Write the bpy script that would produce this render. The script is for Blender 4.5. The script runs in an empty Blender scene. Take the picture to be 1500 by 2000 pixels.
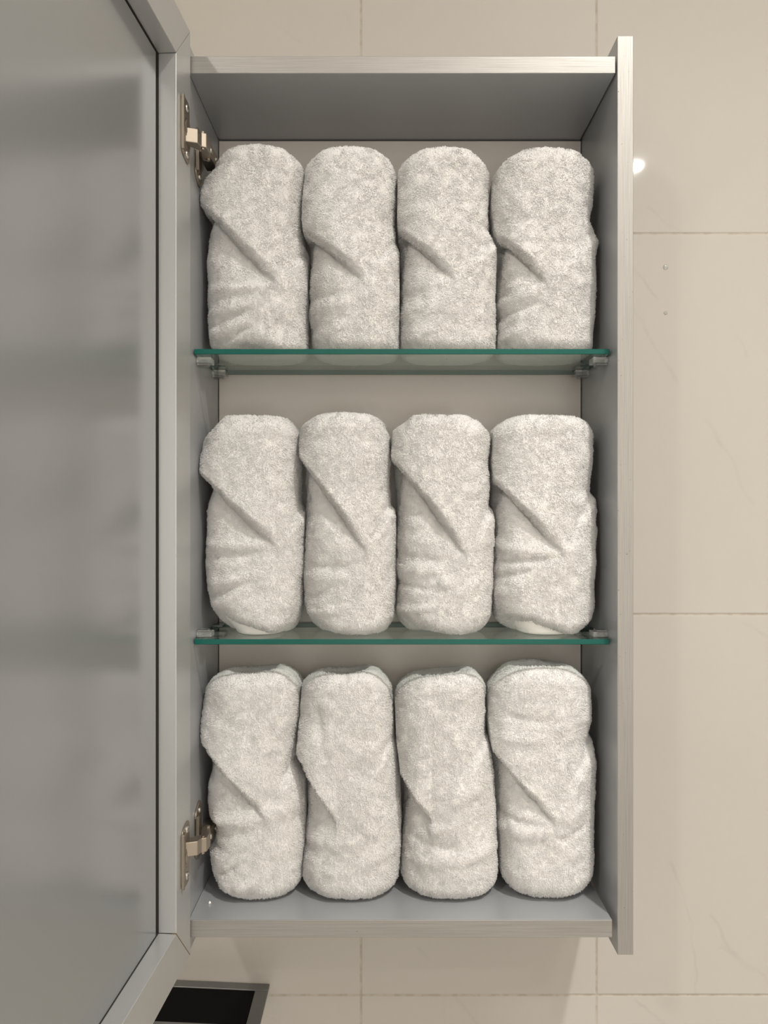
import bpy, bmesh, math, random
import numpy as np
from mathutils import Vector, Matrix

random.seed(4)
C = bpy.context.scene.collection
sc = bpy.context.scene

# ------------------------------------------------------------------ camera
F, D0 = 1444.0, 0.722          # focal length in pixels of a 1500x2000 frame, distance to the cabinet front
cam_d = bpy.data.cameras.new('camera')
cam_d.sensor_fit = 'VERTICAL'
cam_d.sensor_height = 36.0
cam_d.lens = 36.0 * F / 2000.0
cam_d.clip_start = 0.01
cam = bpy.data.objects.new('camera', cam_d)
cam.location = (0, -D0, 0)
cam.rotation_euler = (math.pi / 2, 0, 0)
C.objects.link(cam)
sc.camera = cam

# ------------------------------------------------------------------ view, world, lamps
sc.view_settings.view_transform = 'Standard'
sc.view_settings.look = 'None'
sc.view_settings.gamma = 1.0
sc.view_settings.exposure = 0.07
w = bpy.data.worlds.new('world')
sc.world = w
w.use_nodes = True
w.node_tree.nodes['Background'].inputs[0].default_value = (0.9, 0.85, 0.8, 1)
w.node_tree.nodes['Background'].inputs[1].default_value = 0.05

CEIL = 1.60
def downlight(x, y, power, radius, color=(1.0, 0.965, 0.915), spread=160):
    l = bpy.data.lights.new('downlight', 'AREA')
    l.shape = 'DISK'
    l.size = radius * 2
    l.energy = power
    l.color = color
    l.spread = math.radians(spread)
    o = bpy.data.objects.new('downlight', l)
    o.location = (x, y, CEIL - 0.012)
    C.objects.link(o)
    return o
downlight(0.66, -1.04, 22.0, 0.055, spread=115)
downlight(1.145, -2.39, 8.0, 0.040)
downlight(0.58, -1.85, 6.0, 0.12)
downlight(-1.10, -1.90, 20.0, 0.08)  # added fill from the left to brighten the inner side panels, no known lamp
# added soft fill light at the front wall, no window known there
fill_l = bpy.data.lights.new('front_fill', 'AREA')
fill_l.shape = 'RECTANGLE'
fill_l.size, fill_l.size_y = 1.3, 1.6
fill_l.energy = 17.5
fill_l.color = (1.0, 0.975, 0.94)
fill_ob = bpy.data.objects.new('front_fill', fill_l)
fill_ob.location = (0.25, -2.785, 0.0)
fill_ob.rotation_euler = (math.radians(90), 0, 0)
C.objects.link(fill_ob)

# ------------------------------------------------------------------ node helpers
class NT:
    def __init__(self, name):
        self.m = bpy.data.materials.new(name)
        self.m.use_nodes = True
        self.t = self.m.node_tree
        self.b = self.t.nodes['Principled BSDF']
        self.out = self.t.nodes['Material Output']
    def n(self, kind, **kw):
        nd = self.t.nodes.new(kind)
        for k, v in kw.items():
            setattr(nd, k, v)
        return nd
    def put(self, sock, v):
        if hasattr(v, 'is_output') or isinstance(v, bpy.types.NodeSocket):
            self.t.links.new(v, sock)
        else:
            sock.default_value = v
    def math(self, op, a, b=None, c=None, clamp=False):
        nd = self.n('ShaderNodeMath', operation=op, use_clamp=clamp)
        for i, v in enumerate((a, b, c)):
            if v is not None:
                self.put(nd.inputs[i], v)
        return nd.outputs[0]
    def vmath(self, op, a, b=None):
        nd = self.n('ShaderNodeVectorMath', operation=op)
        self.put(nd.inputs[0], a)
        if b is not None:
            self.put(nd.inputs[1], b)
        return nd.outputs[0]
    def noise(self, vec, scale, detail=2.0, rough=0.5, dist=0.0):
        nd = self.n('ShaderNodeTexNoise')
        self.put(nd.inputs['Vector'], vec)
        nd.inputs['Scale'].default_value = scale
        nd.inputs['Detail'].default_value = detail
        nd.inputs['Roughness'].default_value = rough
        nd.inputs['Distortion'].default_value = dist
        return nd.outputs['Fac']
    def ramp(self, fac, a, b, lo=0.0, hi=1.0, smooth=True):
        nd = self.n('ShaderNodeMapRange', interpolation_type='SMOOTHSTEP' if smooth else 'LINEAR')
        self.put(nd.inputs['Value'], fac)
        for k, v in (('From Min', a), ('From Max', b), ('To Min', lo), ('To Max', hi)):
            nd.inputs[k].default_value = v
        return nd.outputs['Result']
    def mix(self, fac, a, b):
        nd = self.n('ShaderNodeMix', data_type='RGBA')
        self.put(nd.inputs['Factor'], fac)
        for i, v in ((6, a), (7, b)):
            self.put(nd.inputs[i], v if not isinstance(v, tuple) or len(v) == 4 else (*v, 1))
        return nd.outputs[2]
    def pos(self):
        return self.n('ShaderNodeNewGeometry').outputs['Position']
    def obj(self):
        return self.n('ShaderNodeTexCoord').outputs['Object']
    def scale(self, vec, s):
        nd = self.n('ShaderNodeMapping')
        self.put(nd.inputs['Vector'], vec)
        nd.inputs['Scale'].default_value = s
        return nd.outputs[0]
    def bump(self, h, strength, dist=0.001, normal=None):
        nd = self.n('ShaderNodeBump')
        self.put(nd.inputs['Height'], h)
        nd.inputs['Strength'].default_value = strength
        nd.inputs['Distance'].default_value = dist
        self.t.links.new(nd.outputs[0], self.b.inputs['Normal'])
        return nd.outputs[0]
    def set(self, **kw):
        for k, v in kw.items():
            s = self.b.inputs[k.replace('_', ' ')]
            if isinstance(v, tuple) and len(v) == 3:
                v = (*v, 1)
            self.put(s, v)
        return self

def plain(name, col, rough, metal=0.0, spec=0.5, var=0.0, bump=0.0, vs=60):
    t = NT(name)
    t.set(Base_Color=col, Roughness=rough, Metallic=metal)
    t.b.inputs['Specular IOR Level'].default_value = spec
    if var:
        f = t.noise(t.obj(), vs, 4, 0.6)
        t.set(Base_Color=t.mix(f, tuple(c * (1 - var) for c in col), tuple(min(1, c * (1 + var)) for c in col)))
        t.set(Roughness=t.ramp(f, 0.3, 0.7, rough * 0.92, rough * 1.08))
        if bump:
            t.bump(t.noise(t.obj(), vs * 14, 2), bump, 0.0004)
    return t.m

WALL_Y = 0.1434
DW = D0 + WALL_Y
def wpx(px, py):                                    # photo pixel to (x, z) on the tiled wall
    return ((px - 750) * DW / F, (1000 - py) * DW / F)

def tile_material():
    t = NT('marble_tile')
    p = t.pos()
    sep = t.n('ShaderNodeSeparateXYZ')
    t.put(sep.inputs[0], p)
    x, z = sep.outputs[0], sep.outputs[2]
    cmb = t.n('ShaderNodeCombineXYZ')
    t.put(cmb.inputs[0], t.math('ADD', x, 0.02697 + 0.2756 * 40))
    t.put(cmb.inputs[1], t.math('ADD', z, 0.1198 + 0.4457 * 40))
    br = t.n('ShaderNodeTexBrick', offset=0.0, squash=1.0)
    t.put(br.inputs['Vector'], cmb.outputs[0])
    br.inputs['Scale'].default_value = 1.0
    br.inputs['Brick Width'].default_value = 0.2756
    br.inputs['Row Height'].default_value = 0.4457
    br.inputs['Mortar Size'].default_value = 0.0022
    br.inputs['Mortar Smooth'].default_value = 0.9
    br.inputs['Bias'].default_value = 0.0
    br.inputs['Color1'].default_value = (0.47, 0.47, 0.47, 1)
    br.inputs['Color2'].default_value = (0.53, 0.53, 0.53, 1)
    mort = br.outputs['Fac']
    # cloudy cream ground
    cl = t.noise(p, 5.0, 3, 0.5)
    base = t.mix(cl, (0.405, 0.383, 0.350), (0.437, 0.415, 0.382))
    # wandering grey veins: a few long ones drawn as wobbling strokes, some fine ones from noise
    wob = t.n('ShaderNodeTexNoise')
    t.put(wob.inputs['Vector'], p)
    wob.inputs['Scale'].default_value = 22.0
    wob.inputs['Detail'].default_value = 3.0
    off = t.vmath('SCALE', t.vmath('SUBTRACT', wob.outputs['Color'], (0.5, 0.5, 0.5)))
    off.node.inputs['Scale'].default_value = 0.022
    ps = t.n('ShaderNodeSeparateXYZ')
    t.put(ps.inputs[0], t.vmath('ADD', p, off))
    xs, zs = ps.outputs[0], ps.outputs[2]
    strokes = [((1236, 528), (1282, 580), 5, .9), ((1236, 598), (1322, 748), 5, .8), ((1270, 405), (1330, 450), 5, .7),
               ((1380, 822), (1410, 862), 7, .8), ((1410, 862), (1470, 985), 5, .45), ((1440, 660), (1455, 690), 5, .5),
               ((1460, 1215), (1510, 1255), 5, .8), ((1312, 1690), (1350, 1810), 5, .9), ((1350, 1810), (1360, 1935), 4, .8),
               ((1392, 1790), (1424, 1860), 5, .8), ((1424, 1860), (1470, 1885), 9, .9), ((1470, 1885), (1520, 1920), 5, .8),
               ((1242, 1955), (1300, 2005), 5, .9), ((895, 1948), (930, 2000), 5, .7), ((520, 1985), (560, 2010), 4, .6),
               ((820, 1850), (845, 1885), 4, .5), ((560, 55), (590, 78), 4, .4), ((676, 25), (690, 60), 4, .4)]
    vein = None
    for (a, b, wd, k) in strokes:
        ax, az = wpx(*a)
        bx, bz = wpx(*b)
        L = math.hypot(bx - ax, bz - az)
        ux, uz = (bx - ax) / L, (bz - az) / L
        dx, dz = t.math('SUBTRACT', xs, ax), t.math('SUBTRACT', zs, az)
        s = t.math('ADD', t.math('MULTIPLY', dx, ux), t.math('MULTIPLY', dz, uz))
        n = t.math('ABSOLUTE', t.math('SUBTRACT', t.math('MULTIPLY', dx, -uz), t.math('MULTIPLY', dz, -ux)))
        over = t.math('MAXIMUM', t.math('MULTIPLY', s, -1.0), t.math('SUBTRACT', s, L))
        d = t.math('MAXIMUM', n, t.math('MULTIPLY', over, 0.5))
        v = t.ramp(d, 0.0, wd * DW / F * 1.2, k, 0.0)
        vein = v if vein is None else t.math('MAXIMUM', vein, v)
    patch = t.ramp(t.noise(p, 30.0, 3, 0.6), 0.35, 0.65, 0.35, 1.0)
    fine = t.noise(t.scale(p, (1.0, 1.0, 0.6)), 4.0, 5, 0.55, 1.4)
    fl = t.ramp(t.math('ABSOLUTE', t.math('SUBTRACT', fine, 0.5)), 0.0, 0.010, 0.22, 0.0)
    fl = t.math('MULTIPLY', fl, t.ramp(t.noise(p, 3.3, 2), 0.52, 0.68, 0.0, 1.0))
    vein = t.math('MAXIMUM', t.math('MULTIPLY', vein, patch), fl)
    col = t.mix(t.math('MULTIPLY', vein, 0.62), base, (0.36, 0.34, 0.31))
    grn = t.noise(p, 90.0, 3)
    grout = t.mix(t.ramp(grn, 0.4, 0.65), (0.40, 0.365, 0.31), (0.32, 0.285, 0.235))
    col = t.mix(t.math('MULTIPLY', mort, 0.9), col, grout)
    t.set(Base_Color=col, Roughness=t.ramp(mort, 0.0, 1.0, 0.60, 0.8))
    t.b.inputs['Specular IOR Level'].default_value = 0.3
    t.b.inputs['Coat Weight'].default_value = 0.35
    t.b.inputs['Coat Roughness'].default_value = 0.045
    h = t.math('SUBTRACT', t.math('MULTIPLY', t.noise(p, 9, 2), 0.06), mort)
    t.bump(h, 0.5, 0.0012)
    return t.m

def edge_material():                                # worn silver paint with fine grain along the edge
    t = NT('silver_edge_paint')
    o = t.obj()
    geo = t.n('ShaderNodeSeparateXYZ')
    t.put(geo.inputs[0], o)
    a = t.noise(t.scale(o, (14, 600, 1900)), 1.0, 4, 0.65)     # streaks along x
    b = t.noise(t.scale(o, (1900, 600, 14)), 1.0, 4, 0.65)     # streaks along z
    at = t.n('ShaderNodeAttribute', attribute_name='grain', attribute_type='OBJECT')
    nd = t.n('ShaderNodeMix', data_type='FLOAT')
    t.put(nd.inputs[0], at.outputs['Fac'])
    t.put(nd.inputs[2], a)
    t.put(nd.inputs[3], b)
    g = nd.outputs[0]
    col = t.mix(t.ramp(g, 0.35, 0.62), (0.280, 0.272, 0.257), (0.335, 0.327, 0.312))
    chip = t.ramp(t.noise(o, 420, 2, 0.4), 0.745, 0.79)
    col = t.mix(chip, col, (0.20, 0.17, 0.14))
    t.set(Base_Color=col, Metallic=0.75, Roughness=t.ramp(g, 0.3, 0.7, 0.50, 0.42))
    t.bump(g, 0.05, 0.0003)
    return t.m

def glass_material():
    t = NT('clear_glass')
    t.t.nodes.remove(t.b)
    lw = t.n('ShaderNodeLayerWeight')
    lw.inputs['Blend'].default_value = 0.5
    fr = t.math('ADD', t.math('MULTIPLY', t.math('POWER', lw.outputs['Facing'], 5.0), 0.72), 0.045)
    tr = t.n('ShaderNodeBsdfTransparent')
    tr.inputs[0].default_value = (0.935, 0.97, 0.955, 1)
    gl = t.n('ShaderNodeBsdfGlossy')
    gl.inputs['Color'].default_value = (0.9, 0.96, 0.94, 1)
    gl.inputs['Roughness'].default_value = 0.03
    mx = t.n('ShaderNodeMixShader')
    t.put(mx.inputs[0], fr)
    t.put(mx.inputs[1], tr.outputs[0])
    t.put(mx.inputs[2], gl.outputs[0])
    t.t.links.new(mx.outputs[0], t.out.inputs[0])
    return t.m

def clip_material():
    t = NT('clear_plastic')
    t.set(Base_Color=(0.93, 0.95, 0.93), Roughness=0.12, IOR=1.46)
    t.b.inputs['Transmission Weight'].default_value = 0.85
    return t.m

def terry_material(name, col, sheen):
    t = NT(name)
    f = t.noise(t.obj(), 160, 3, 0.6)
    t.set(Base_Color=t.mix(f, tuple(c * 0.96 for c in col), col), Roughness=0.95)
    t.b.inputs['Specular IOR Level'].default_value = 0.15
    t.b.inputs['Sheen Weight'].default_value = sheen
    t.b.inputs['Sheen Roughness'].default_value = 0.5
    tl = t.n('ShaderNodeBsdfTranslucent')
    tl.inputs[0].default_value = (*col, 1)
    mx = t.n('ShaderNodeMixShader')
    mx.inputs[0].default_value = 0.30
    t.put(mx.inputs[1], t.b.outputs[0])
    t.put(mx.inputs[2], tl.outputs[0])
    t.t.links.new(mx.outputs[0], t.out.inputs[0])
    return t.m

def weave_material():
    t = NT('flat_woven_cotton')
    o = t.obj()
    r = t.noise(t.scale(o, (60, 60, 900)), 1.0, 2)
    t.set(Base_Color=t.mix(r, (0.80, 0.775, 0.74), (0.86, 0.84, 0.81)), Roughness=0.9)
    t.b.inputs['Specular IOR Level'].default_value = 0.2
    t.bump(r, 0.35, 0.0006)
    return t.m

M = {
    'tile': tile_material(),
    'grey': plain('grey_lacquer', (0.41, 0.425, 0.44), 0.36, 0.40, 0.6),
    'frame': plain('grey_frame_lacquer', (0.47, 0.475, 0.473), 0.36, 0.50, 0.5),
    'doorpanel': plain('satin_grey_panel', (0.335, 0.348, 0.356), 0.22, 0.5, 0.5),
    'back': plain('greige_board', (0.58, 0.54, 0.50), 0.45, 0.0, 0.4, 0.02),
    'edge': edge_material(),
    'glass': glass_material(),
    'glassedge': plain('green_glass_edge', (0.006, 0.090, 0.070), 0.30, 0.0, 0.2, 0.15, 0.0, 9),
    'clip': clip_material(),
    'nickel': plain('brushed_nickel', (0.36, 0.315, 0.26), 0.46, 1.0, 0.5, 0.05),
    'screw': plain('zinc_screw', (0.62, 0.62, 0.60), 0.30, 1.0),
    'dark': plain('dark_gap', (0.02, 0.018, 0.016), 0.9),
    'mirror': plain('mirror_silver', (0.85, 0.86, 0.86), 0.03, 1.0),
    'glue': plain('brown_board_core', (0.16, 0.11, 0.05), 0.8),
    'terry': terry_material('white_terry', (0.955, 0.942, 0.92), 0.25),
    'weave': weave_material(),
    'black': plain('matt_black', (0.003, 0.003, 0.003), 0.7, 0.0, 0.12),
    'steel': plain('grey_steel', (0.20, 0.20, 0.195), 0.42, 0.5, 0.5, 0.05),
    'ceiling': plain('white_ceiling_paint', (0.82, 0.80, 0.76), 0.85),
    'floor': plain('grey_floor_tile', (0.42, 0.40, 0.37), 0.5, 0.0, 0.5, 0.05, 0.0, 4),
    'plaster': plain('cream_plaster', (0.74, 0.69, 0.62), 0.8),
    'water': clip_material(),
    'lint': plain('white_lint', (0.95, 0.94, 0.92), 0.9),
}

# ------------------------------------------------------------------ object helpers
def link(name, me, mats, parent=None, origin=None):
    o = bpy.data.objects.new(name, me)
    for m in (mats if isinstance(mats, (list, tuple)) else [mats]):
        me.materials.append(m)
    if origin is not None:
        me.transform(Matrix.Translation(-Vector(origin)))
    if parent is not None:
        o.parent = parent
    C.objects.link(o)
    return o

def from_bm(name, bm, mats, parent=None, origin=None, smooth=False):
    bmesh.ops.recalc_face_normals(bm, faces=bm.faces)
    me = bpy.data.meshes.new(name)
    bm.to_mesh(me)
    bm.free()
    if smooth:
        for p in me.polygons:
            p.use_smooth = True
    return link(name, me, mats, parent, origin)

def bm_box(bm, lo, hi, mat=None):
    vs = [bm.verts.new((x, y, z)) for x in (lo[0], hi[0]) for y in (lo[1], hi[1]) for z in (lo[2], hi[2])]
    for f in ((0, 1, 3, 2), (4, 6, 7, 5), (0, 4, 5, 1), (2, 3, 7, 6), (0, 2, 6, 4), (1, 5, 7, 3)):
        bm.faces.new([vs[i] for i in f])
    if mat is not None:
        bmesh.ops.transform(bm, matrix=mat, verts=vs)
    return vs

def bm_prism(bm, pts, vec):
    a = [bm.verts.new(p) for p in pts]
    b = [bm.verts.new(Vector(p) + Vector(vec)) for p in pts]
    n = len(pts)
    bm.faces.new(a)
    bm.faces.new(list(reversed(b)))
    for i in range(n):
        bm.faces.new([a[i], b[i], b[(i + 1) % n], a[(i + 1) % n]])
    return a + b

def bev(bm, r, seg=2):
    bmesh.ops.recalc_face_normals(bm, faces=bm.faces)
    bmesh.ops.bevel(bm, geom=list(bm.edges), offset=r, segments=seg, profile=0.5, affect='EDGES', clamp_overlap=True)

def box(name, lo, hi, mat, parent=None, origin=None, r=0.0005, seg=2):
    bm = bmesh.new()
    bm_box(bm, lo, hi)
    if r:
        bev(bm, r, seg)
    return from_bm(name, bm, mat, parent, origin)

def empty(name, loc):
    o = bpy.data.objects.new(name, None)
    o.location = loc
    o.empty_display_size = 0.02
    C.objects.link(o)
    return o

def tag(o, label, cat, group=None):
    o['label'] = label
    o['category'] = cat
    if group:
        o['group'] = group
    return o

def struct(o):
    o['kind'] = 'structure'
    return o

# ------------------------------------------------------------------ the room
RX0, RX1, RY0, FLOOR = -1.60, 1.55, -2.80, -1.10
struct(box('wall_back', (RX0, WALL_Y, FLOOR), (RX1, WALL_Y + 0.08, CEIL), M['tile'], r=0))
struct(box('wall_left', (RX0 - 0.08, RY0, FLOOR), (RX0, WALL_Y + 0.08, CEIL), M['plaster'], r=0))
struct(box('wall_right', (RX1, RY0, FLOOR), (RX1 + 0.08, WALL_Y + 0.08, CEIL), M['plaster'], r=0))
struct(box('wall_front', (RX0 - 0.08, RY0 - 0.08, FLOOR), (RX1 + 0.08, RY0, CEIL), M['plaster'], r=0))
struct(box('ceiling', (RX0 - 0.08, RY0 - 0.08, CEIL), (RX1 + 0.08, WALL_Y + 0.08, CEIL + 0.06), M['ceiling'], r=0))
struct(box('floor', (RX0 - 0.08, RY0 - 0.08, FLOOR - 0.06), (RX1 + 0.08, WALL_Y + 0.08, FLOOR), M['floor'], r=0))

# ------------------------------------------------------------------ the cabinet
XL, XR = -0.19125, 0.2280
XLo, XRo = -0.2080, 0.2435
ZT, ZB = 0.4295, -0.3990                   # under the top panel, on the bottom panel
BACK = 0.1314
O = (0.018, 0.13, -0.416)
cab = empty('wall_cabinet', O)
tag(cab, 'open grey wall cabinet with two glass shelves holding rolled white towels', 'cabinet')

EB = 0.0009
def edge_strip(parent, lo, hi, vertical):
    e = box('edge_band', lo, hi, M['edge'], parent, O, r=0.0004)
    e['grain'] = 1.0 if vertical else 0.0
    e['label'] = 'worn pale silver front edge'
    return e

sr = box('side_panel', (XR, EB, -0.4325), (XRo, WALL_Y, 0.465), M['grey'], cab, O, r=0.0006)
edge_strip(sr, (XR, 0.0, -0.4325), (XRo, EB, 0.465), True)
sl = box('side_panel', (XLo, EB, -0.4325), (XL, WALL_Y, 0.460), M['grey'], cab, O, r=0.0006)
edge_strip(sl, (XLo, 0.0, -0.4325), (XL, EB, 0.460), True)
tp = box('top_panel', (XL + 0.0003, 0.0015 + EB, ZT), (XR - 0.0015, WALL_Y, 0.446), M['grey'], cab, O, r=0.0005)
edge_strip(tp, (XL + 0.0003, 0.0015, ZT), (XR - 0.0015, 0.0015 + EB, 0.446), False)
bp = box('bottom_panel', (XL + 0.0003, 0.001 + EB, -0.4160), (XR - 0.0048, WALL_Y, ZB), M['grey'], cab, O, r=0.0005)
edge_strip(bp, (XL + 0.0003, 0.001, -0.4160), (XR - 0.0048, 0.001 + EB, ZB), False)
box('back_panel', (XL + 0.0009, BACK, ZB + 0.001), (XR - 0.0009, BACK + 0.006, ZT - 0.0014), M['back'], cab, O, r=0.0002)

# glass shelves with a green edge
def glass_shelf(z0, z1, label):
    bm = bmesh.new()
    bm_box(bm, (XL + 0.0012, 0.018, z0), (XR - 0.0020, 0.1290, z1))
    bev(bm, 0.0005, 1)
    bmesh.ops.recalc_face_normals(bm, faces=bm.faces)
    for f in bm.faces:
        f.material_index = 0 if abs(f.normal.z) > 0.9 else 1
    s = from_bm('glass_shelf', bm, [M['glass'], M['glassedge']], cab, O)
    s['label'] = label
    return s
S1 = (0.1579, 0.1632)
S2 = (-0.1327, -0.1274)
glass_shelf(*S1, 'upper clear glass shelf with green edge')
glass_shelf(*S2, 'lower clear glass shelf with green edge')

def shelf_clip(side, y, z0, z1, big_up):
    s = 1 if side > 0 else -1
    xw = XR if s > 0 else XL
    bm = bmesh.new()
    def bx(x0, x1, y0, y1, a, b):
        lo, hi = sorted((xw - s * x0, xw - s * x1))
        bm_box(bm, (lo, y + y0, a), (hi, y + y1, b))
    if big_up:
        bx(0.0003, 0.0150, 0, 0.016, z1 + 0.0002, z1 + 0.0050)
        bx(0.0003, 0.0110, 0.002, 0.014, z1 + 0.0050, z1 + 0.0068)
        bx(0.0003, 0.0120, 0, 0.016, z0 - 0.0016, z0 - 0.0002)
    else:
        bx(0.0003, 0.0150, 0, 0.016, z0 - 0.0058, z0 - 0.0002)
        bx(0.0003, 0.0110, 0.002, 0.014, z0 - 0.0080, z0 - 0.0058)
        bx(0.0003, 0.0120, 0, 0.016, z1 + 0.0002, z1 + 0.0014)
    bx(0.0003, 0.0008, 0.001, 0.015, z0 - 0.0012, z1 + 0.0012)
    bev(bm, 0.0005, 2)
    c = from_bm('shelf_clip', bm, M['clip'], cab, O)
    c['label'] = 'clear plastic shelf clip'
for (z0, z1), up in ((S1, False), (S2, True)):
    for side in (-1, 1):
        shelf_clip(side, 0.030, z0, z1, up)
        shelf_clip(side, 0.098, z0, z1, False)

# ------------------------------------------------------------------ the open door
ANG = math.radians(3.5)
HX, HY = -0.1884, -0.0025
du = Vector((-math.sin(ANG), -math.cos(ANG), 0))         # from the hinge edge to the free edge
dn = Vector((math.cos(ANG), -math.sin(ANG), 0))          # the inner face's normal
def DP(s, z, n=0.0):
    return Vector((HX, HY, 0)) + du * s + dn * n + Vector((0, 0, z))
DWID, DZ0, DZ1 = 0.44, -0.4308, 0.4672
ST, RT, RB = 0.0400, 0.0450, 0.0432
REC, THK = 0.0172, 0.024
def door_piece(name, pts2, n0, n1, mat, parent, r=0.0006):
    bm = bmesh.new()
    bm_prism(bm, [DP(s, z, n0) for s, z in pts2], dn * (n1 - n0))
    if r:
        bev(bm, r, 2)
    return from_bm(name, bm, mat, parent, O)
door = door_piece('door', [(0.001, DZ0 + 0.001), (DWID - 0.001, DZ0 + 0.001), (DWID - 0.001, DZ1 - 0.001), (0.001, DZ1 - 0.001)],
                  -THK - 0.004, -THK, M['mirror'], cab, 0.0004)
door['label'] = 'open mirrored door in a grey frame, seen from its inner side'
g = 0.00025
door_piece('door_stile', [(0, DZ0 + g), (ST, DZ0 + RB + g), (ST, DZ1 - RT - g), (0, DZ1 - g)], -THK, 0, M['frame'], door)
door_piece('door_stile', [(DWID, DZ0 + g), (DWID - ST, DZ0 + RB + g), (DWID - ST, DZ1 - RT - g), (DWID, DZ1 - g)], -THK, 0, M['frame'], door)
door_piece('door_rail', [(g, DZ1), (DWID - g, DZ1), (DWID - ST - g, DZ1 - RT), (ST + g, DZ1 - RT)], -THK, 0, M['frame'], door)
door_piece('door_rail', [(g, DZ0 - .0003), (DWID - g, DZ0 - .0003), (DWID - ST - g, DZ0 + RB - .0003), (ST + g, DZ0 + RB - .0003)], -THK, 0, M['frame'], door)
door_piece('door_panel', [(ST + 0.0055, DZ0 + RB + 0.0004), (DWID - ST - 0.0016, DZ0 + RB + 0.0004), (DWID - ST - 0.0016, DZ1 - RT - 0.0022), (ST + 0.0055, DZ1 - RT - 0.0022)],
           -REC - 0.003, -REC, M['doorpanel'], door, 0.0003)
door_piece('backing_board', [(0.002, DZ0 + 0.002), (DWID - 0.002, DZ0 + 0.002), (DWID - 0.002, DZ1 - 0.002), (0.002, DZ1 - 0.002)],
           -THK + 0.0001, -THK + 0.0012, M['dark'], door, 0)
for nm, pts in (('gap_shade_strip', [(ST - 0.0004, DZ0 + RB), (ST + 0.0006, DZ0 + RB), (ST + 0.0006, DZ1 - RT), (ST - 0.0004, DZ1 - RT)]),
                ('gap_shade_strip', [(ST, DZ1 - RT + 0.0004), (ST, DZ1 - RT - 0.0005), (DWID - ST, DZ1 - RT - 0.0005), (DWID - ST, DZ1 - RT + 0.0004)]),
                ('gap_shade_strip', [(ST, DZ0 + RB - 0.0007), (ST, DZ0 + RB + 0.0002), (DWID - ST, DZ0 + RB + 0.0002), (DWID - ST, DZ0 + RB - 0.0007)])):
    shade_strip = door_piece(nm, pts, -THK + 0.002, -REC + 0.0007, M['dark'], door, 0)  # dark strips put in for the shade of the open gap round the panel
    shade_strip['label'] = 'thin dark strip put in for shade in the gap between panel and frame'
# brown line in the open lower mitre
door_piece('mitre_gap', [(0.0006, DZ0 + 0.0003), (0.0016, DZ0 + 0.0003), (ST, DZ0 + RB - 0.0006), (ST, DZ0 + RB + 0.0004)], -0.004, -0.00005, M['glue'], door, 0)

# ------------------------------------------------------------------ hinges
def cyl(bm, c, axis, r0, r1, h, seg=20):
    axis = Vector(axis).normalized()
    q = axis.to_track_quat('Z', 'Y').to_matrix().to_4x4()
    bmesh.ops.create_cone(bm, cap_ends=True, segments=seg, radius1=r0, radius2=r1, depth=h, matrix=Matrix.Translation(Vector(c)) @ q)

def screw(c, axis, parent, r=0.0034):
    axis = Vector(axis).normalized()
    bm = bmesh.new()
    seg = 24
    q = axis.to_track_quat('Z', 'Y').to_matrix()
    # pan head with a cross recess: rings of a lathe with the recess as a sunk star in the centre
    rings = [(r, 0.0), (r, 0.0005), (r * 0.86, 0.0012), (r * 0.60, 0.0015)]
    prev = None
    for rr, h in rings:
        cur = [bm.verts.new(Vector(c) + q @ Vector((rr * math.cos(2 * math.pi * i / seg), rr * math.sin(2 * math.pi * i / seg), h))) for i in range(seg)]
        if prev:
            for i in range(seg):
                bm.faces.new([prev[i], prev[(i + 1) % seg], cur[(i + 1) % seg], cur[i]])
        prev = cur
    star = []
    for i in range(seg):
        k = r * (0.52 if i % 6 in (0, 1, 5) else 0.2)
        star.append(bm.verts.new(Vector(c) + q @ Vector((k * math.cos(2 * math.pi * i / seg), k * math.sin(2 * math.pi * i / seg), 0.0014))))
    low = [bm.verts.new(v.co - axis * 0.0011) for v in star]
    for i in range(seg):
        j = (i + 1) % seg
        bm.faces.new([prev[i], prev[j], star[j], star[i]])
        bm.faces.new([star[i], star[j], low[j], low[i]])
    bm.faces.new(low)
    return from_bm('screw', bm, M['screw'], parent, O)

def rounded_plate(pts, n=5, r=0.006):
    out = []
    m = len(pts)
    for i in range(m):
        p, a, b = Vector(pts[i]), Vector(pts[i - 1]), Vector(pts[(i + 1) % m])
        d1, d2 = (a - p), (b - p)
        rr = min(r, d1.length * 0.45, d2.length * 0.45)
        p1, p2 = p + d1.normalized() * rr, p + d2.normalized() * rr
        for k in range(n + 1):
            t = k / n
            out.append((1 - t) ** 2 * p1 + 2 * t * (1 - t) * p + t ** 2 * p2)
    return out

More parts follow.
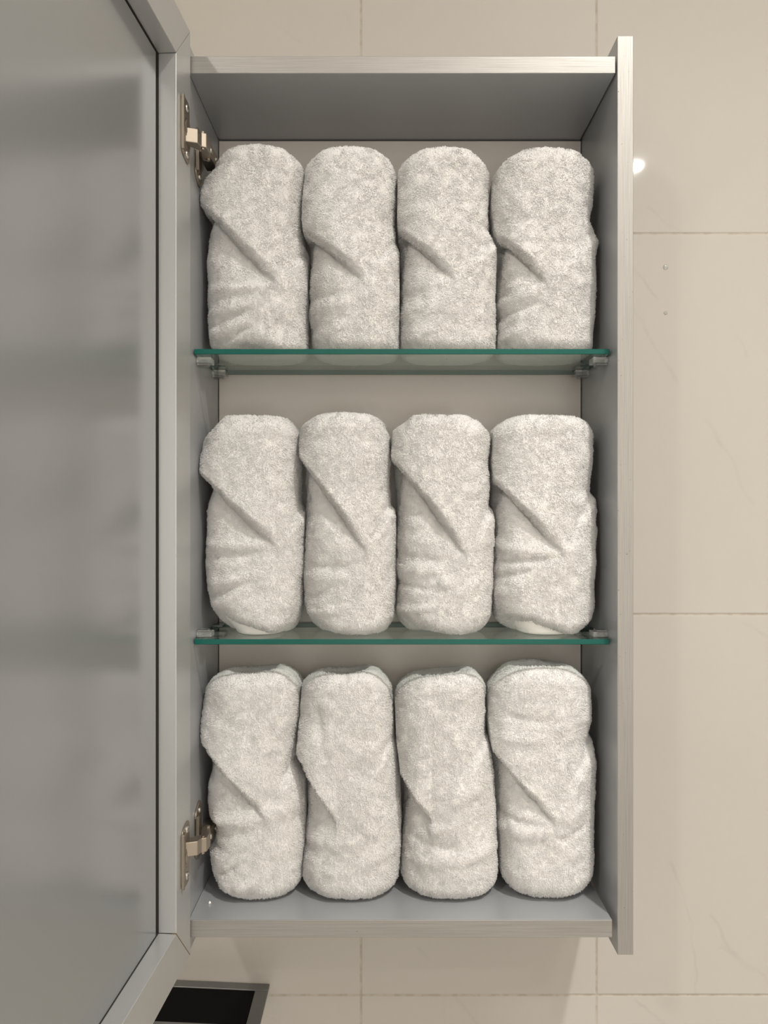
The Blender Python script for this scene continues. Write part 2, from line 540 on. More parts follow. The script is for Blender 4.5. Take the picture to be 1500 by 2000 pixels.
def hinge(zc, flip):
    """zc: height of the cup; flip=+1 upper hinge, -1 the same hinge upside down."""
    Z = lambda dz: zc + flip * dz
    # flange screwed to the door stile, with a folded lip on its outer long side
    outline = rounded_plate([Vector((0.0065, -0.030, 0)), Vector((0.0280, -0.024, 0)), Vector((0.0280, 0.031, 0)), Vector((0.0065, 0.031, 0))], 5, 0.008)
    bm = bmesh.new()
    bm_prism(bm, [DP(p.x, Z(p.y), 0.0001) for p in outline], dn * 0.0014)
    bev(bm, 0.0004, 1)
    lip = rounded_plate([Vector((0.0262, -0.022, 0)), Vector((0.0288, -0.022, 0)), Vector((0.0288, 0.0295, 0)), Vector((0.0262, 0.0295, 0))], 4, 0.001)
    bm_prism(bm, [DP(p.x, Z(p.y), 0.0012) for p in lip], dn * 0.0022)
    lip2 = rounded_plate([Vector((0.0215, -0.024, 0)), Vector((0.0236, -0.024, 0)), Vector((0.0236, 0.029, 0)), Vector((0.0215, 0.029, 0))], 4, 0.001)
    bm_prism(bm, [DP(p.x, Z(p.y), 0.0012) for p in lip2], dn * 0.0014)
    h = from_bm('hinge', bm, M['nickel'], cab, O)
    h['label'] = 'nickel concealed door hinge'
    for dz in (0.0225, -0.0215):
        screw(DP(0.0150, Z(dz), 0.0015), dn, h, 0.0036)
    # cup rim between the screws
    bm = bmesh.new()
    cyl(bm, DP(0.0160, Z(0.004), 0.0020), dn, 0.0098, 0.0090, 0.0012, 28)
    cyl(bm, DP(0.0160, Z(0.004), 0.0028), dn, 0.0066, 0.0066, 0.0006, 28)
    bev(bm, 0.0003, 1)
    from_bm('cup', bm, M['nickel'], h, O)
    # first link: box from the cup towards the cabinet
    bm = bmesh.new()
    zz = sorted((Z(-0.0105), Z(0.0032)))
    bm_prism(bm, [(-0.1885, -0.0215, zz[0]), (-0.1775, -0.0180, zz[0]), (-0.1752, -0.0110, zz[0]), (-0.1790, -0.0030, zz[0]), (-0.1880, -0.0110, zz[0])], (0, 0, zz[1] - zz[0]))
    bev(bm, 0.0007, 2)
    from_bm('link', bm, M['nickel'], h, O)
    bm = bmesh.new()
    zz = sorted((Z(-0.0060), Z(0.0080)))
    bm_prism(bm, [(-0.1800, -0.0030, zz[0]), (-0.1733, 0.0000, zz[0]), (-0.1722, 0.0120, zz[0]), (-0.1775, 0.0290, zz[0]), (-0.1840, 0.0270, zz[0]), (-0.1805, 0.0080, zz[0])], (0, 0, zz[1] - zz[0]))
    bev(bm, 0.0007, 2)
    for yy in (-0.0005, 0.0215):
        cyl(bm, (-0.1774, yy + 0.002, Z(0.0012)), (0, 0, 1), 0.0020, 0.0020, 0.0176, 16)
    from_bm('link', bm, M['nickel'], h, O)
    # arm clipped along the side panel
    bm = bmesh.new()
    zz = sorted((Z(0.0020), Z(0.0165)))
    y0, y1 = 0.0270, 0.0680
    bm_prism(bm, [(XL + 0.0022, y0, zz[0]), (XL + 0.0085, y0 - 0.002, zz[0]), (XL + 0.0128, y0 + 0.004, zz[0]), (XL + 0.0145, y1 - 0.004, zz[0]), (XL + 0.0110, y1, zz[0]), (XL + 0.0022, y1, zz[0])], (0, 0, zz[1] - zz[0]))
    bev(bm, 0.0008, 2)
    from_bm('hinge_arm', bm, M['nickel'], h, O)
    for yy in (0.038, 0.058):
        screw((XL + (yy - 0.027) * 0.045 + 0.0127, yy, Z(0.0092)), (1, 0, 0), h, 0.0032)
    # winged mounting plate under the arm
    bm = bmesh.new()
    pl = rounded_plate([Vector((0.0225, 0.022, 0)), Vector((0.0225, -0.0190, 0)), Vector((0.0360, -0.0270, 0)), Vector((0.0420, -0.0270, 0)), Vector((0.0460, -0.0190, 0)), Vector((0.0440, 0.022, 0)), Vector((0.0380, 0.030, 0)), Vector((0.0290, 0.030, 0))], 3, 0.004)
    bm_prism(bm, [(XL + 0.0003, p.x, Z(p.y)) for p in pl], (0.0019, 0, 0))
    bev(bm, 0.0005, 1)
    lo = sorted((Z(-0.0170), Z(0.0030)))
    bm_box(bm, (XL + 0.0010, 0.0225, lo[0]), (XL + 0.0050, 0.0250, lo[1]))
    from_bm('mounting_plate', bm, M['nickel'], h, O)
    screw((XL + 0.0022, 0.0350, Z(-0.0190)), (1, 0, 0), h, 0.0030)
hinge(0.3618, 1)
hinge(-0.3240, -1)

# ------------------------------------------------------------------ towels
def vhash(i, j, k, seed):
    h = (i * 374761393 + j * 668265263 + k * 2147483647 + seed * 1274126177) & 0xffffffff
    h = ((h ^ (h >> 13)) * 1274126177) & 0xffffffff
    h = ((h ^ (h >> 16)) * 2246822519) & 0xffffffff
    return ((h >> 8) & 0xffff).astype(np.float64) / 65535.0

def vnoise(p, scale, seed=0):
    q = p * scale + 1000.0
    f = np.floor(q)
    i = f.astype(np.int64)
    t = q - f
    t = t * t * (3 - 2 * t)
    out = 0
    for a in (0, 1):
        wa = t[:, 0] if a else 1 - t[:, 0]
        for b in (0, 1):
            wb = t[:, 1] if b else 1 - t[:, 1]
            for c in (0, 1):
                wc = t[:, 2] if c else 1 - t[:, 2]
                out = out + wa * wb * wc * vhash(i[:, 0] + a, i[:, 1] + b, i[:, 2] + c, seed)
    return out * 2 - 1

def sstep(a, b, x):
    t = np.clip((x - a) / (b - a), 0, 1)
    return t * t * (3 - 2 * t)

SIL, FRONT = 0.060, 0.030
CY, BD = 0.0735, 0.0455
def at(px, py, dep):
    return (px - 750) * (D0 + dep) / F, (1000 - py) * (D0 + dep) / F

def build_mesh(name, V, Fq, smooth=True, custom=None):
    me = bpy.data.meshes.new(name)
    n, m = len(V), sum(len(x) for x in Fq)
    me.vertices.add(n)
    me.vertices.foreach_set('co', V.astype(np.float32).ravel())
    loops = np.concatenate([x.ravel() for x in Fq]).astype(np.int32)
    sizes = np.concatenate([np.full(len(x), x.shape[1], np.int32) for x in Fq])
    starts = np.concatenate([[0], np.cumsum(sizes)[:-1]]).astype(np.int32)
    me.loops.add(len(loops))
    me.loops.foreach_set('vertex_index', loops)
    me.polygons.add(m)
    me.polygons.foreach_set('loop_start', starts)
    me.polygons.foreach_set('loop_total', sizes)
    me.polygons.foreach_set('use_smooth', np.ones(m, bool))
    me.update(calc_edges=True)
    me.validate()
    if custom is not None:
        me.normals_split_custom_set_from_vertices(custom.astype(np.float32))
    return me

NT_FRONT, NT_BACK = 210, 60
th = np.concatenate([np.linspace(math.pi, 2 * math.pi, NT_FRONT, endpoint=False), np.linspace(0, math.pi, NT_BACK, endpoint=False)])
NTH = len(th)

def outline(spec):
    ks = sorted([(at(0, y, SIL)[1], at(l, y, SIL)[0], at(r, y, SIL)[0]) for y, l, r in spec['sil']])
    return [np.array([k[i] for k in ks]) for i in range(3)]

def limits(spec, z):
    lo = np.full(z.shape, XL + 0.0006); hi = np.full(z.shape, XR - 0.0006)
    zz, l, r = outline(spec)
    for other in SPECS:
        if other is spec or other['z0'] != spec['z0']:
            continue
        z2, l2, r2 = outline(other)
        if abs(l2.mean() - r.mean()) < 0.02:
            hi = np.minimum(hi, (np.interp(z, zz, r) + np.interp(z, z2, l2)) / 2 - 0.00008)
        if abs(r2.mean() - l.mean()) < 0.02:
            lo = np.maximum(lo, (np.interp(z, zz, l) + np.interp(z, z2, r2)) / 2 + 0.00008)
    return lo, hi

def towel(spec, seed):
    rng = np.random.default_rng(seed)
    z0, H = spec['z0'] + 0.0012, spec['z1']
    ks = sorted([(at(0, y, SIL)[1], at(l, y, SIL)[0], at(r, y, SIL)[0]) for y, l, r in spec['sil']])
    kz = np.array([k[0] for k in ks]); kl = np.array([k[1] for k in ks]) + 0.0010; kr = np.array([k[2] for k in ks]) - 0.0010
    rt, rb = spec.get('rt', 0.016), spec.get('rb', 0.011)
    hgt = H - z0
    # profile (scale of the section, height) from the middle of the bottom to the middle of the top
    A = 0.048
    prof = []
    for s in np.linspace(0.02, 1 - rb / A, 16, endpoint=False): prof.append((s, 0.0))
    for a in np.linspace(0, math.pi / 2, 14, endpoint=False): prof.append((1 - rb / A + rb / A * math.sin(a), rb * (1 - math.cos(a))))
    for z in np.linspace(rb, hgt - rt, 190, endpoint=False): prof.append((1.0, z))
    for a in np.linspace(0, math.pi / 2, 18, endpoint=False): prof.append((1 - rt / A + rt / A * math.cos(a), hgt - rt + rt * math.sin(a)))
    for s in np.linspace(1 - rt / A, 0.02, 26): prof.append((s, hgt))
    prof = np.array(prof)
    NP = len(prof)
    S, Zp = np.meshgrid(prof[:, 0], th, indexing='ij')[0], np.repeat(prof[:, 1][:, None], NTH, 1)
    TH = np.repeat(th[None, :], NP, 0)
    zw = z0 + Zp
    left, right = np.interp(zw, kz, kl), np.interp(zw, kz, kr)
    cx, a = (left + right) / 2, (right - left) / 2
    e = 2 / 2.7
    ux = np.sign(np.cos(TH)) * np.abs(np.cos(TH)) ** e
    uy = np.sign(np.sin(TH)) * np.abs(np.sin(TH)) ** e
    X = cx + S * a * ux
    Y = CY + spec.get('dy', 0) + S * BD * uy
    Z = zw.copy()
    # rolled layers showing in the top end: a shallow spiral bowl
    rr = S
    topw = sstep(hgt - 0.004, hgt - 0.0005, Zp) * sstep(0.86, 0.50, rr)
    Z -= topw * (0.30 * spec.get('dip', 0.010) * sstep(0.80, 0.30, rr) + 0.0022 * (0.5 + 0.5 * np.sin(rr * 20 - TH)))
    if spec['z0'] < -0.3:                            # the bottom row leans back a little at the top
        Z -= 0.0045 * ((Y - CY) / BD) * sstep(hgt - 0.06, hgt, Zp)
    # sag and lifted corners along the top and bottom ends
    nx = np.clip((X - cx) / 0.05, -1.1, 1.1)
    tops = np.array(spec.get('top', [(-1, -9), (-.8, -4.5), (-.5, -1), (0, 0), (.5, -1), (.8, -4.5), (1, -9)]), float)
    Z += np.interp(nx, tops[:, 0], tops[:, 1]) * 0.001 * sstep(hgt - 0.055, hgt - 0.01, Zp)
    bots = np.array(spec.get('bot', [(-1, 0), (1, 0)]), float)
    frontness = sstep(0.15, -0.7, (Y - CY) / BD)
    Z += np.interp(nx, bots[:, 0], bots[:, 1]) * 0.001 * sstep(0.060, 0.0, Zp) * frontness
    # the tucked corner: an upper layer overlapping on the left, a lower layer overlapping on the right
    p0, p1, p2 = [at(px, py, FRONT) for px, py in spec['fold']]
    hl, hr = spec.get('hl', 0.0085) * 2.1, spec.get('hr', 0.0050) * 1.1
    bow = spec.get('bow', 0.003)
    tl = np.clip((p1[0] - X) / (p1[0] - p0[0]), -1, 1.4)
    tr = np.clip((X - p1[0]) / (p2[0] - p1[0]), 0, 1.3)
    zl = p1[1] + (p0[1] - p1[1]) * tl - bow * np.sin(np.pi * np.clip(tl, 0, 1))
    zr = p1[1] + (p2[1] - p1[1]) * tr
    wob = 0.0012 * vnoise(np.stack([X.ravel(), Y.ravel(), Z.ravel()], 1), 90, seed).reshape(X.shape)
    dl, dr = Z - zl + wob, Z - zr + wob
    al = hl * np.clip(tl * 2.6, 0, 1) ** 0.75
    ar = hr * np.clip(tr * 1.6, 0, 1)
    lam = spec.get('lam', 0.030)
    disp_l = al * (0.38 * sstep(-0.0012, 0.0100, dl) * np.exp(-np.clip(dl - 0.010, 0, 1) / 0.050)
                   - 0.62 * sstep(0.0014, -0.0040, dl) * np.exp(-np.clip(-dl, 0, 1) / (lam * (0.35 + 0.65 * np.clip(tl, 0, 1)))))
    disp_r = ar * (0.45 * sstep(0.007, -0.007, dr) * np.exp(-np.clip(-dr, 0, 1) / 0.035)
                   - 0.55 * sstep(-0.007, 0.007, dr) * np.exp(-np.clip(dr, 0, 1) / 0.028))
    disp = np.where(X < p1[0], disp_l, disp_r)
    # extra creases and ridges: (from, to, height in mm, half width in px)
    for (q0, q1, hh, wd) in spec.get('wr', []):
        a0, a1 = at(*q0, FRONT), at(*q1, FRONT)
        L = math.hypot(a1[0] - a0[0], a1[1] - a0[1])
        vx, vz = (a1[0] - a0[0]) / L, (a1[1] - a0[1]) / L
        s = ((X - a0[0]) * vx + (Z - a0[1]) * vz) / L
        n = -(X - a0[0]) * vz + (Z - a0[1]) * vx
        n = n + 0.002 * np.sin(s * 3.0)
        wd_m = wd * (D0 + FRONT) / F
        disp = disp + hh * 0.00135 * np.exp(-(n / wd_m) ** 2) * sstep(-0.12, 0.12, s) * sstep(1.2, 0.7, s)
    fw = sstep(0.35, -0.25, (Y - CY) / BD) * sstep(0.80, 0.98, S)
    P = np.stack([X.ravel(), Y.ravel(), Z.ravel()], 1)
    soft = (0.0016 * vnoise(P, 38, seed + 1) + 0.0009 * vnoise(P, 95, seed + 2)).reshape(X.shape)
    disp = disp * fw + soft * sstep(0.5, 0.95, S)
    nxr, nyr = np.cos(TH) / 0.048, np.sin(TH) / BD
    nl = np.hypot(nxr, nyr)
    X = X + disp * nxr / nl
    Y = Y + disp * nyr / nl
    # never through the cabinet's walls or below the shelf
    X = np.clip(X, XL + 0.0025, XR - 0.0025)
    lo, hi = limits(spec, Z)
    X = np.clip(X, lo + 0.0008, hi - 0.0008)
    Y = np.clip(Y, 0.0200, BACK - 0.004)
    Z = np.maximum(Z, spec['z0'] + 0.0008)
    V = np.stack([X.ravel(), Y.ravel(), Z.ravel()], 1)
    i = np.arange(NP - 1)[:, None]; j = np.arange(NTH)[None, :]
    j2 = (j + 1) % NTH
    Q = np.stack([(i * NTH + j), (i * NTH + j2), ((i + 1) * NTH + j2), ((i + 1) * NTH + j)], -1).reshape(-1, 4)
    # smooth normals of the base for the pile
    d1 = V[Q[:, 2]] - V[Q[:, 0]]; d2 = V[Q[:, 3]] - V[Q[:, 1]]
    fn = np.cross(d1, d2)
    area = np.linalg.norm(fn, axis=1) * 0.5
    VN = np.zeros_like(V)
    for k in range(4):
        np.add.at(VN, Q[:, k], fn)
    VN /= np.linalg.norm(VN, axis=1)[:, None] + 1e-12
    # fine loops as surface relief
    V = V + VN * (0.00045 * vnoise(V, 230, seed + 3) + 0.00045 * vnoise(V, 560, seed + 4))[:, None]
    # pile: short bent loops standing on the cloth
    lo, hi = limits(spec, V[:, 2])
    V[:, 0] = np.clip(V[:, 0], lo + 0.0003, hi - 0.0003)
    fc = V[Q].mean(1)
    vis = (fn[:, 1] < 0.25 * 2 * area)
    keep = fc[:, 2] > spec['z0'] + 0.003
    wgt = area * np.where(vis, 1.0, 0.12) * keep
    NTUFT = 90000
    pick = rng.choice(len(Q), NTUFT, p=wgt / wgt.sum())
    uv = rng.random((NTUFT, 2))
    q = V[Q[pick]]
    base = (q[:, 0] * (1 - uv[:, :1]) * (1 - uv[:, 1:]) + q[:, 1] * uv[:, :1] * (1 - uv[:, 1:]) + q[:, 2] * uv[:, :1] * uv[:, 1:] + q[:, 3] * (1 - uv[:, :1]) * uv[:, 1:])
    nb = VN[Q[pick]].mean(1)
    nb /= np.linalg.norm(nb, axis=1)[:, None]
    flow = np.stack([vnoise(base, 170, seed + 5), vnoise(base, 170, seed + 6), vnoise(base, 170, seed + 7)], 1)
    rnd = rng.normal(size=(NTUFT, 3))
    dirn = nb * 0.90 + flow * 0.85 + rnd * 0.34 + np.array([0, 0, -0.12])
    dirn /= np.linalg.norm(dirn, axis=1)[:, None]
    dirn += nb * np.clip(0.45 - (dirn * nb).sum(1), 0, None)[:, None]
    dirn /= np.linalg.norm(dirn, axis=1)[:, None]
    ln = (0.0018 + 0.0016 * rng.random(NTUFT) ** 1.5)[:, None]
    side = np.cross(dirn, rnd)
    side /= np.linalg.norm(side, axis=1)[:, None]
    up = np.cross(side, dirn)
    wd = (0.00028 + 0.00012 * rng.random(NTUFT))[:, None]
    b0 = base - nb * 0.0003
    mid = b0 + dirn * ln * 0.6
    tip = b0 + dirn * ln * 0.95 + np.cross(nb, side) * ln * 0.22 - nb * ln * 0.10
    T = []
    for k in range(3):
        an = 2 * math.pi * k / 3
        T.append(b0 + (side * math.cos(an) + up * math.sin(an)) * wd)
    for k in range(3):
        an = 2 * math.pi * k / 3 + 0.5
        T.append(mid + (side * math.cos(an) + up * math.sin(an)) * wd * 0.95)
    T.append(tip)
    TV = np.stack(T, 1)                              # n,7,3
    # nothing of the pile may stick through the cabinet
    lo, hi = limits(spec, TV[:, :, 2])
    TV[:, :, 0] = np.clip(TV[:, :, 0], lo, hi)
    TV[:, :, 1] = np.minimum(TV[:, :, 1], BACK - 0.001)
    TV[:, :, 2] = np.maximum(TV[:, :, 2], spec['z0'] + 0.0006)
    off = len(V) + 7 * np.arange(NTUFT)[:, None]
    quads = np.concatenate([off + np.array([[3 + k, 3 + (k + 1) % 3, (k + 1) % 3, k]]) for k in range(3)])
    tris = np.concatenate([off + np.array([[6, 3 + (k + 1) % 3, 3 + k]]) for k in range(3)])
    cen = np.stack([b0, b0, b0, mid, mid, mid, tip - dirn * ln * 0.2], 1)
    tn = TV - cen
    tn /= np.linalg.norm(tn, axis=2)[:, :, None] + 1e-12
    tn = tn * 0.44 + nb[:, None, :] * 0.78
    tn /= np.linalg.norm(tn, axis=2)[:, :, None] + 1e-12
    AV = np.concatenate([V, TV.reshape(-1, 3)])
    AN = np.concatenate([VN, tn.reshape(-1, 3)])
    # close the two ends
    caps = np.stack([np.zeros(NTH, int), np.zeros(NTH, int), np.zeros(NTH, int)], 1)
    root = empty('rolled_towel', (float((ks[0][1] + ks[0][2]) / 2), CY, spec['z0']))
    tag(root, spec['label'], 'towel', 'rolled white hand towels in the cabinet')
    org = tuple(root.location)
    me = build_mesh('terry_wrap', AV - np.array(org), [Q, quads, tris], custom=AN)
    wrap = link('terry_wrap', me, M['terry'], root)
    # inner layers, flat woven at the border, showing under the wrap
    if 'core' not in spec:
        return
    NI, NZ = 96, 26
    ti = np.linspace(0, 2 * math.pi, NI, endpoint=False)
    RI = spec.get('core', 0.78)
    prof = [(0.02, 0.0), (RI * 0.6, 0.0), (RI * 0.85, 0.0)]
    for aa in np.linspace(0, math.pi / 2, 7): prof.append((RI * (0.85 + 0.15 * math.sin(aa)), 0.005 * (1 - math.cos(aa))))
    for zz in np.linspace(0.010, 0.050, 10): prof.append((RI + 0.10 * min(1, zz / 0.03) * (RI > 0.75), zz))
    prof.append((0.6, 0.055)); prof.append((0.02, 0.055))
    prof = np.array(prof)
    S2_, T2 = np.repeat(prof[:, :1], NI, 1), np.repeat(ti[None], len(prof), 0)
    Zi = spec['z0'] + 0.0003 + np.repeat(prof[:, 1:], NI, 1)
    l2, r2 = np.interp(Zi, kz, kl), np.interp(Zi, kz, kr)
    ex = 2 / 2.3
    fold = 1 + 0.012 * np.sin(T2 * 5 + seed) * (S2_ > 0.6)
    Xi = (l2 + r2) / 2 + S2_ * fold * (r2 - l2) / 2 * np.sign(np.cos(T2)) * np.abs(np.cos(T2)) ** ex
    Yi = CY + spec.get('dy', 0) + S2_ * fold * BD * np.sign(np.sin(T2)) * np.abs(np.sin(T2)) ** ex
    Vi = np.stack([Xi.ravel(), Yi.ravel(), Zi.ravel()], 1) - np.array(org)
    i = np.arange(len(prof) - 1)[:, None]; j = np.arange(NI)[None]
    Qi = np.stack([i * NI + j, i * NI + (j + 1) % NI, (i + 1) * NI + (j + 1) % NI, (i + 1) * NI + j], -1).reshape(-1, 4)
    inner = link('inner_roll', build_mesh('inner_roll', Vi, [Qi]), M['weave'], root)
    inner['label'] = 'smooth flat-woven inner layers of the roll'
    return root

Z1, Z2, Z3 = S1[1], S2[1], ZB
R1H, R2H, R3H = 0.3760, 0.1010, -0.1700
SPECS = [
 # top shelf
 dict(z0=Z1, z1=0.3775, label='rolled white towel beside the upper hinge, first on the upper glass shelf',
      sil=[(300, 432, 578), (320, 425, 596), (340, 423, 599), (353, 408, 599), (385, 400, 595), (400, 400, 593), (415, 406, 592), (450, 404, 590), (470, 404, 590), (490, 404, 600), (550, 404, 601), (600, 405, 601), (640, 408, 601), (690, 414, 600)],
      fold=[(404, 408), (545, 553), (598, 478)], bot=[(-1, 2), (-.6, 6), (-.2, 9), (.1, 6), (.4, 2), (1, 0)], lam=0.026,
      wr=[((400, 585), (520, 560), -1.6, 10), ((400, 560), (520, 555), 1.6, 9), ((405, 610), (500, 590), 2.2, 9), ((405, 632), (490, 603), -1.6, 6), ((410, 650), (490, 625), 2.4, 9), ((412, 672), (492, 632), -2.2, 6), ((500, 640), (570, 690), 1.4, 16), ((440, 570), (545, 553), 1.6, 12)]),
 dict(z0=Z1, z1=0.3755, label='short-tucked white towel roll, second from the hinges on the upper glass shelf',
      sil=[(310, 602, 772), (330, 597, 776), (400, 592, 775), (440, 593, 772), (450, 596, 772), (470, 600, 776), (490, 601, 779), (550, 602, 780), (620, 604, 780), (690, 611, 780)],
      fold=[(597, 448), (712, 541), (775, 470)], hl=0.0075, bot=[(-1, 5), (0, 2), (1, 0)],
      wr=[((600, 575), (690, 568), -1.2, 9), ((600, 600), (680, 590), 1.2, 10), ((610, 655), (670, 630), 1.4, 10)]),
 dict(z0=Z1, z1=0.3745, label='straight white towel roll, third from the hinges on the upper glass shelf',
      sil=[(310, 786, 944), (330, 779, 957), (400, 776, 957), (435, 778, 956), (455, 781, 955), (475, 781, 966), (550, 781, 968), (690, 781, 968)],
      fold=[(780, 440), (890, 542), (962, 470)], hl=0.0075, bot=[(-1, 5), (0, 2), (1, 0)],
      wr=[((782, 570), (870, 558), -1.0, 10), ((785, 600), (880, 590), 1.0, 12), ((790, 660), (850, 640), 1.6, 10)]),
 dict(z0=Z1, z1=0.3745, label='rolled white towel on the upper glass shelf, against the side panel opposite the door',
      sil=[(310, 975, 1152), (330, 966, 1161), (350, 963, 1161), (400, 958, 1157), (420, 959, 1152), (440, 966, 1152), (455, 969, 1161), (480, 970, 1163), (550, 970, 1162), (640, 972, 1160), (690, 975, 1157)],
      fold=[(962, 432), (1071, 552), (1158, 462)], hl=0.0085, bot=[(-1, 6), (0, 2), (1, 0)],
      wr=[((970, 585), (1060, 562), 1.8, 12), ((970, 612), (1050, 590), -1.6, 8), ((975, 655), (1030, 640), 1.6, 10)]),
 # middle shelf
 dict(z0=Z2, z1=0.0995, core=0.76, label='rolled white towel nearest the door on the lower glass shelf, smooth layers showing underneath',
      sil=[(830, 420, 577), (850, 407, 585), (900, 399, 586), (935, 398, 585), (955, 403, 584), (980, 403, 585), (1000, 402, 593), (1020, 402, 596), (1100, 403, 594), (1150, 403, 592), (1180, 410, 590), (1200, 415, 586), (1228, 440, 575)],
      fold=[(402, 938), (543, 1066), (592, 992)], top=[(-1, -6), (-.75, -5), (-.55, 0), (1, -1)], bot=[(-1, 8), (-.6, 16), (-.2, 11), (.3, 3), (1, 5)],
      wr=[((402, 1065), (520, 1060), 1.8, 10), ((402, 1090), (500, 1080), -1.4, 8), ((402, 1140), (480, 1125), 2.4, 10), ((405, 1165), (470, 1140), -1.8, 6), ((410, 1185), (460, 1160), 2.0, 8)]),
 dict(z0=Z2, z1=0.1020, label='long-tucked white towel roll, second from the door on the lower glass shelf',
      sil=[(830, 592, 760), (850, 588, 766), (890, 587, 763), (920, 591, 761), (960, 596, 763), (990, 596, 766), (1010, 596, 773), (1100, 594, 774), (1180, 596, 773), (1205, 603, 771), (1228, 615, 760)],
      fold=[(590, 900), (717, 1076), (767, 990)], bow=0.0, bot=[(-1, 8), (-.6, 7), (-.3, 3), (.3, 0), (1, 4)],
      wr=[((600, 1105), (690, 1105), -1.6, 8), ((596, 1130), (690, 1125), 1.2, 12), ((600, 1170), (640, 1150), -1.2, 8), ((602, 1195), (660, 1190), 2.0, 8)]),
 dict(z0=Z2, z1=0.0990, label='notch-topped white towel roll, third from the door on the lower glass shelf',
      sil=[(830, 772, 950), (850, 767, 960), (890, 763, 958), (905, 767, 957), (950, 773, 957), (990, 775, 958), (1010, 775, 963), (1030, 775, 966), (1100, 774, 964), (1200, 776, 960), (1228, 790, 945)],
      fold=[(768, 895), (915, 1086), (962, 1000)], bow=0.0, hl=0.0090, top=[(-1, -6), (-.72, -4), (-.6, 1), (.5, 1), (.62, -2), (1, -4)], bot=[(-1, 9), (-.6, 8), (-.2, 4), (.3, 0), (1, 4)],
      wr=[((775, 1080), (870, 1095), -1.4, 9), ((778, 1110), (860, 1110), 1.6, 12), ((775, 1140), (860, 1150), -1.2, 7), ((778, 1195), (850, 1180), 2.0, 7), ((860, 1130), (880, 1140), 1.6, 14)]),
 dict(z0=Z2, z1=0.0995, core=0.76, label='rolled white towel on the lower glass shelf, against the side panel opposite the door',
      sil=[(825, 968, 1156), (850, 961, 1161), (900, 960, 1159), (930, 964, 1157), (960, 965, 1155), (980, 965, 1161), (1000, 965, 1163), (1100, 963, 1162), (1150, 963, 1159), (1190, 965, 1161), (1210, 972, 1156), (1228, 990, 1140)],
      fold=[(964, 928), (1100, 1077), (1160, 985)], top=[(-1, -4), (-.5, 0), (.2, 0), (1, -2)], bot=[(-1, 10), (-.4, 14), (0, 8), (.4, 0), (1, 4)],
      wr=[((970, 1098), (1090, 1088), -2.2, 8), ((970, 1060), (1080, 1082), 1.6, 12), ((965, 1130), (1040, 1110), -1.6, 7), ((968, 1165), (1030, 1140), 1.6, 14), ((1100, 1077), (1150, 1060), 1.2, 16)]),
 # cabinet floor
 dict(z0=Z3, z1=-0.1680, label='rolled white towel on the cabinet floor beside the lower hinge',
      sil=[(1310, 418, 578), (1340, 407, 589), (1400, 401, 587), (1440, 401, 584), (1480, 404, 578), (1500, 405, 580), (1520, 405, 594), (1560, 405, 597), (1585, 407, 597), (1598, 420, 597), (1640, 421, 597), (1656, 409, 596), (1700, 417, 592), (1740, 428, 586)],
      fold=[(404, 1474), (518, 1591), (578, 1495)], hl=0.0095, dip=0.014, top=[(-1, -2), (0, -2), (.5, 2), (1, -2)], rb=0.018,
      wr=[((410, 1610), (520, 1592), 2.0, 12), ((430, 1560), (500, 1585), 1.4, 12), ((415, 1640), (500, 1620), -1.4, 9), ((420, 1715), (460, 1690), -2.0, 5), ((430, 1738), (500, 1720), 1.4, 12), ((520, 1600), (590, 1560), 1.0, 20)]),
 dict(z0=Z3, z1=-0.1690, label='upright white towel roll, second from the lower hinge on the cabinet floor',
      sil=[(1310, 603, 752), (1340, 591, 764), (1400, 587, 770), (1440, 584, 771), (1470, 584, 775), (1490, 588, 777), (1520, 596, 779), (1600, 598, 783), (1640, 598, 782), (1660, 590, 782), (1700, 590, 780), (1740, 597, 776)],
      fold=[(590, 1490), (657, 1606), (773, 1450)], hl=0.0105, hr=0.0035, dip=0.014, top=[(-1, -1), (0, -2), (.45, 2), (1, -3)], rb=0.018,
      wr=[((620, 1380), (650, 1560), -1.6, 12), ((600, 1650), (700, 1640), 1.2, 14), ((700, 1690), (780, 1660), 1.2, 12), ((700, 1480), (775, 1430), 1.0, 14)]),
 dict(z0=Z3, z1=-0.1720, label='slant-topped white towel roll, third from the lower hinge on the cabinet floor',
      sil=[(1310, 790, 938), (1340, 779, 947), (1360, 775, 948), (1400, 774, 949), (1440, 776, 953), (1500, 784, 963), (1560, 788, 967), (1600, 788, 970), (1650, 787, 972), (1690, 785, 973), (1720, 783, 971), (1740, 790, 965)],
      fold=[(787, 1515), (843, 1600), (960, 1450)], hl=0.0105, hr=0.0035, dip=0.006, top=[(-1, -4), (0, 0), (.6, 4), (1, 1)], rb=0.018,
      wr=[((800, 1640), (900, 1660), -1.4, 10), ((790, 1690), (965, 1660), 1.6, 14), ((840, 1625), (900, 1600), 1.4, 12), ((880, 1570), (940, 1530), 1.0, 12)]),
 dict(z0=Z3, z1=-0.1650, label='rolled white towel on the cabinet floor, against the side panel opposite the door',
      sil=[(1310, 972, 1138), (1340, 957, 1153), (1400, 954, 1156), (1440, 957, 1153), (1460, 960, 1157), (1500, 966, 1162), (1600, 970, 1161), (1650, 973, 1160), (1690, 976, 1158), (1720, 980, 1152), (1745, 990, 1140)],
      fold=[(968, 1472), (1083, 1603), (1155, 1480)], dip=0.016, top=[(-1, -3), (-.5, 1), (0, 3), (.5, 1), (1, -3)], rb=0.022,
      wr=[((1000, 1400), (1080, 1405), -1.2, 8), ((985, 1440), (1060, 1440), 1.2, 10), ((970, 1600), (1060, 1612), -1.8, 8), ((980, 1630), (1080, 1625), 1.6, 14), ((1083, 1603), (1150, 1575), 1.4, 14), ((1090, 1640), (1150, 1610), -1.2, 8)]),
]
for k, s in enumerate(SPECS):
    towel(s, 100 + 17 * k)

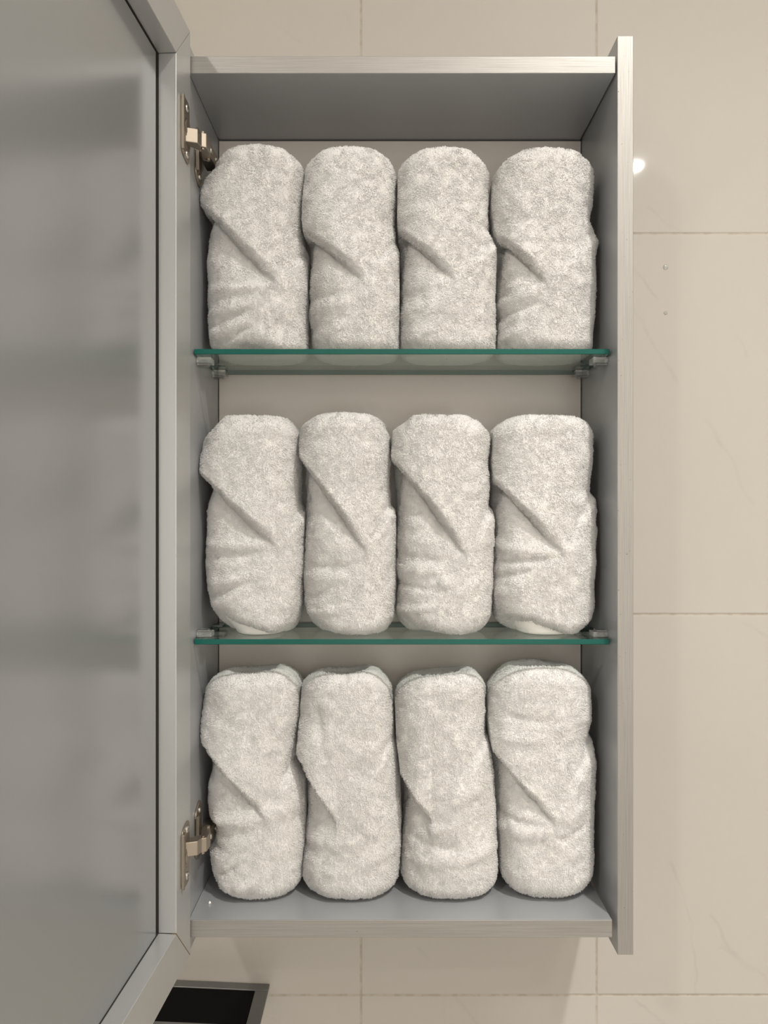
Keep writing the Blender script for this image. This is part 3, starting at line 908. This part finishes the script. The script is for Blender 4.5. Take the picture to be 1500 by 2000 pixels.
# ------------------------------------------------------------------ framed tray on the wall under the cabinet
TX1, TX0 = -0.1336, -0.330
TZ = -0.5475
tray = empty('wall_tray', ((TX0 + TX1) / 2, WALL_Y - 0.04, TZ))
tag(tray, 'grey steel tray with black inset fixed to the tiles below the open door', 'tray')
TO = tuple(tray.location)
yb, yf = WALL_Y - 0.0006, 0.0600
bm = bmesh.new()
bm_box(bm, (TX0, yb - 0.012, TZ - 0.004), (TX1, yb, TZ))
bm_box(bm, (TX0, yf, TZ - 0.004), (TX1, yf + 0.0125, TZ))
bm_box(bm, (TX1 - 0.0148, yf + 0.0125, TZ - 0.004), (TX1, yb - 0.012, TZ))
bm_box(bm, (TX0, yf + 0.0125, TZ - 0.004), (TX0 + 0.0148, yb - 0.012, TZ))
bev(bm, 0.0005, 1)
from_bm('rim', bm, M['steel'], tray, TO)
ins = box('inset', (TX0 + 0.0140, yf + 0.0120, TZ - 0.0038), (TX1 - 0.0142, yb - 0.0115, TZ - 0.0012), M['black'], tray, TO, r=0)
ins['label'] = 'matt black inset'
tray.rotation_euler = (0, math.radians(2.6), 0)

# ------------------------------------------------------------------ small marks: droplets on the tiles, lint on the cabinet floor
def droplet(px, py, r, label):
    x, z = wpx(px, py)
    bm = bmesh.new()
    bmesh.ops.create_uvsphere(bm, u_segments=20, v_segments=12, radius=r)
    for v in list(bm.verts):
        if v.co.y > 1e-6:
            v.co.y = 0
    bmesh.ops.scale(bm, vec=(1, 0.45, 1.05), verts=bm.verts)
    bmesh.ops.remove_doubles(bm, verts=bm.verts, dist=1e-6)
    o = from_bm('water_droplet', bm, M['water'], None, None, True)
    o.location = (x, WALL_Y - 0.0001, z)
    tag(o, label, 'droplet')
droplet(1300, 522, 0.0030, 'round clear droplet on the cream tile right of the cabinet, just below the grout line')
droplet(1300, 611, 0.0022, 'smaller faint droplet on the cream tile, a little lower than the round one')
bm = bmesh.new()
bmesh.ops.create_icosphere(bm, subdivisions=2, radius=0.0013)
for v in bm.verts:
    v.co *= 1 + 0.3 * math.sin(v.co.x * 4000 + v.co.z * 3000)
lint = from_bm('lint_speck', bm, M['lint'], None, None, True)
lx, ly = (410 - 750), (1765 - 1000)
dep = 0.399 * F / ly
lint.location = (lx * dep / F, dep - D0, ZB + 0.0012)
tag(lint, 'tiny white speck of lint at the front left of the cabinet floor', 'lint')
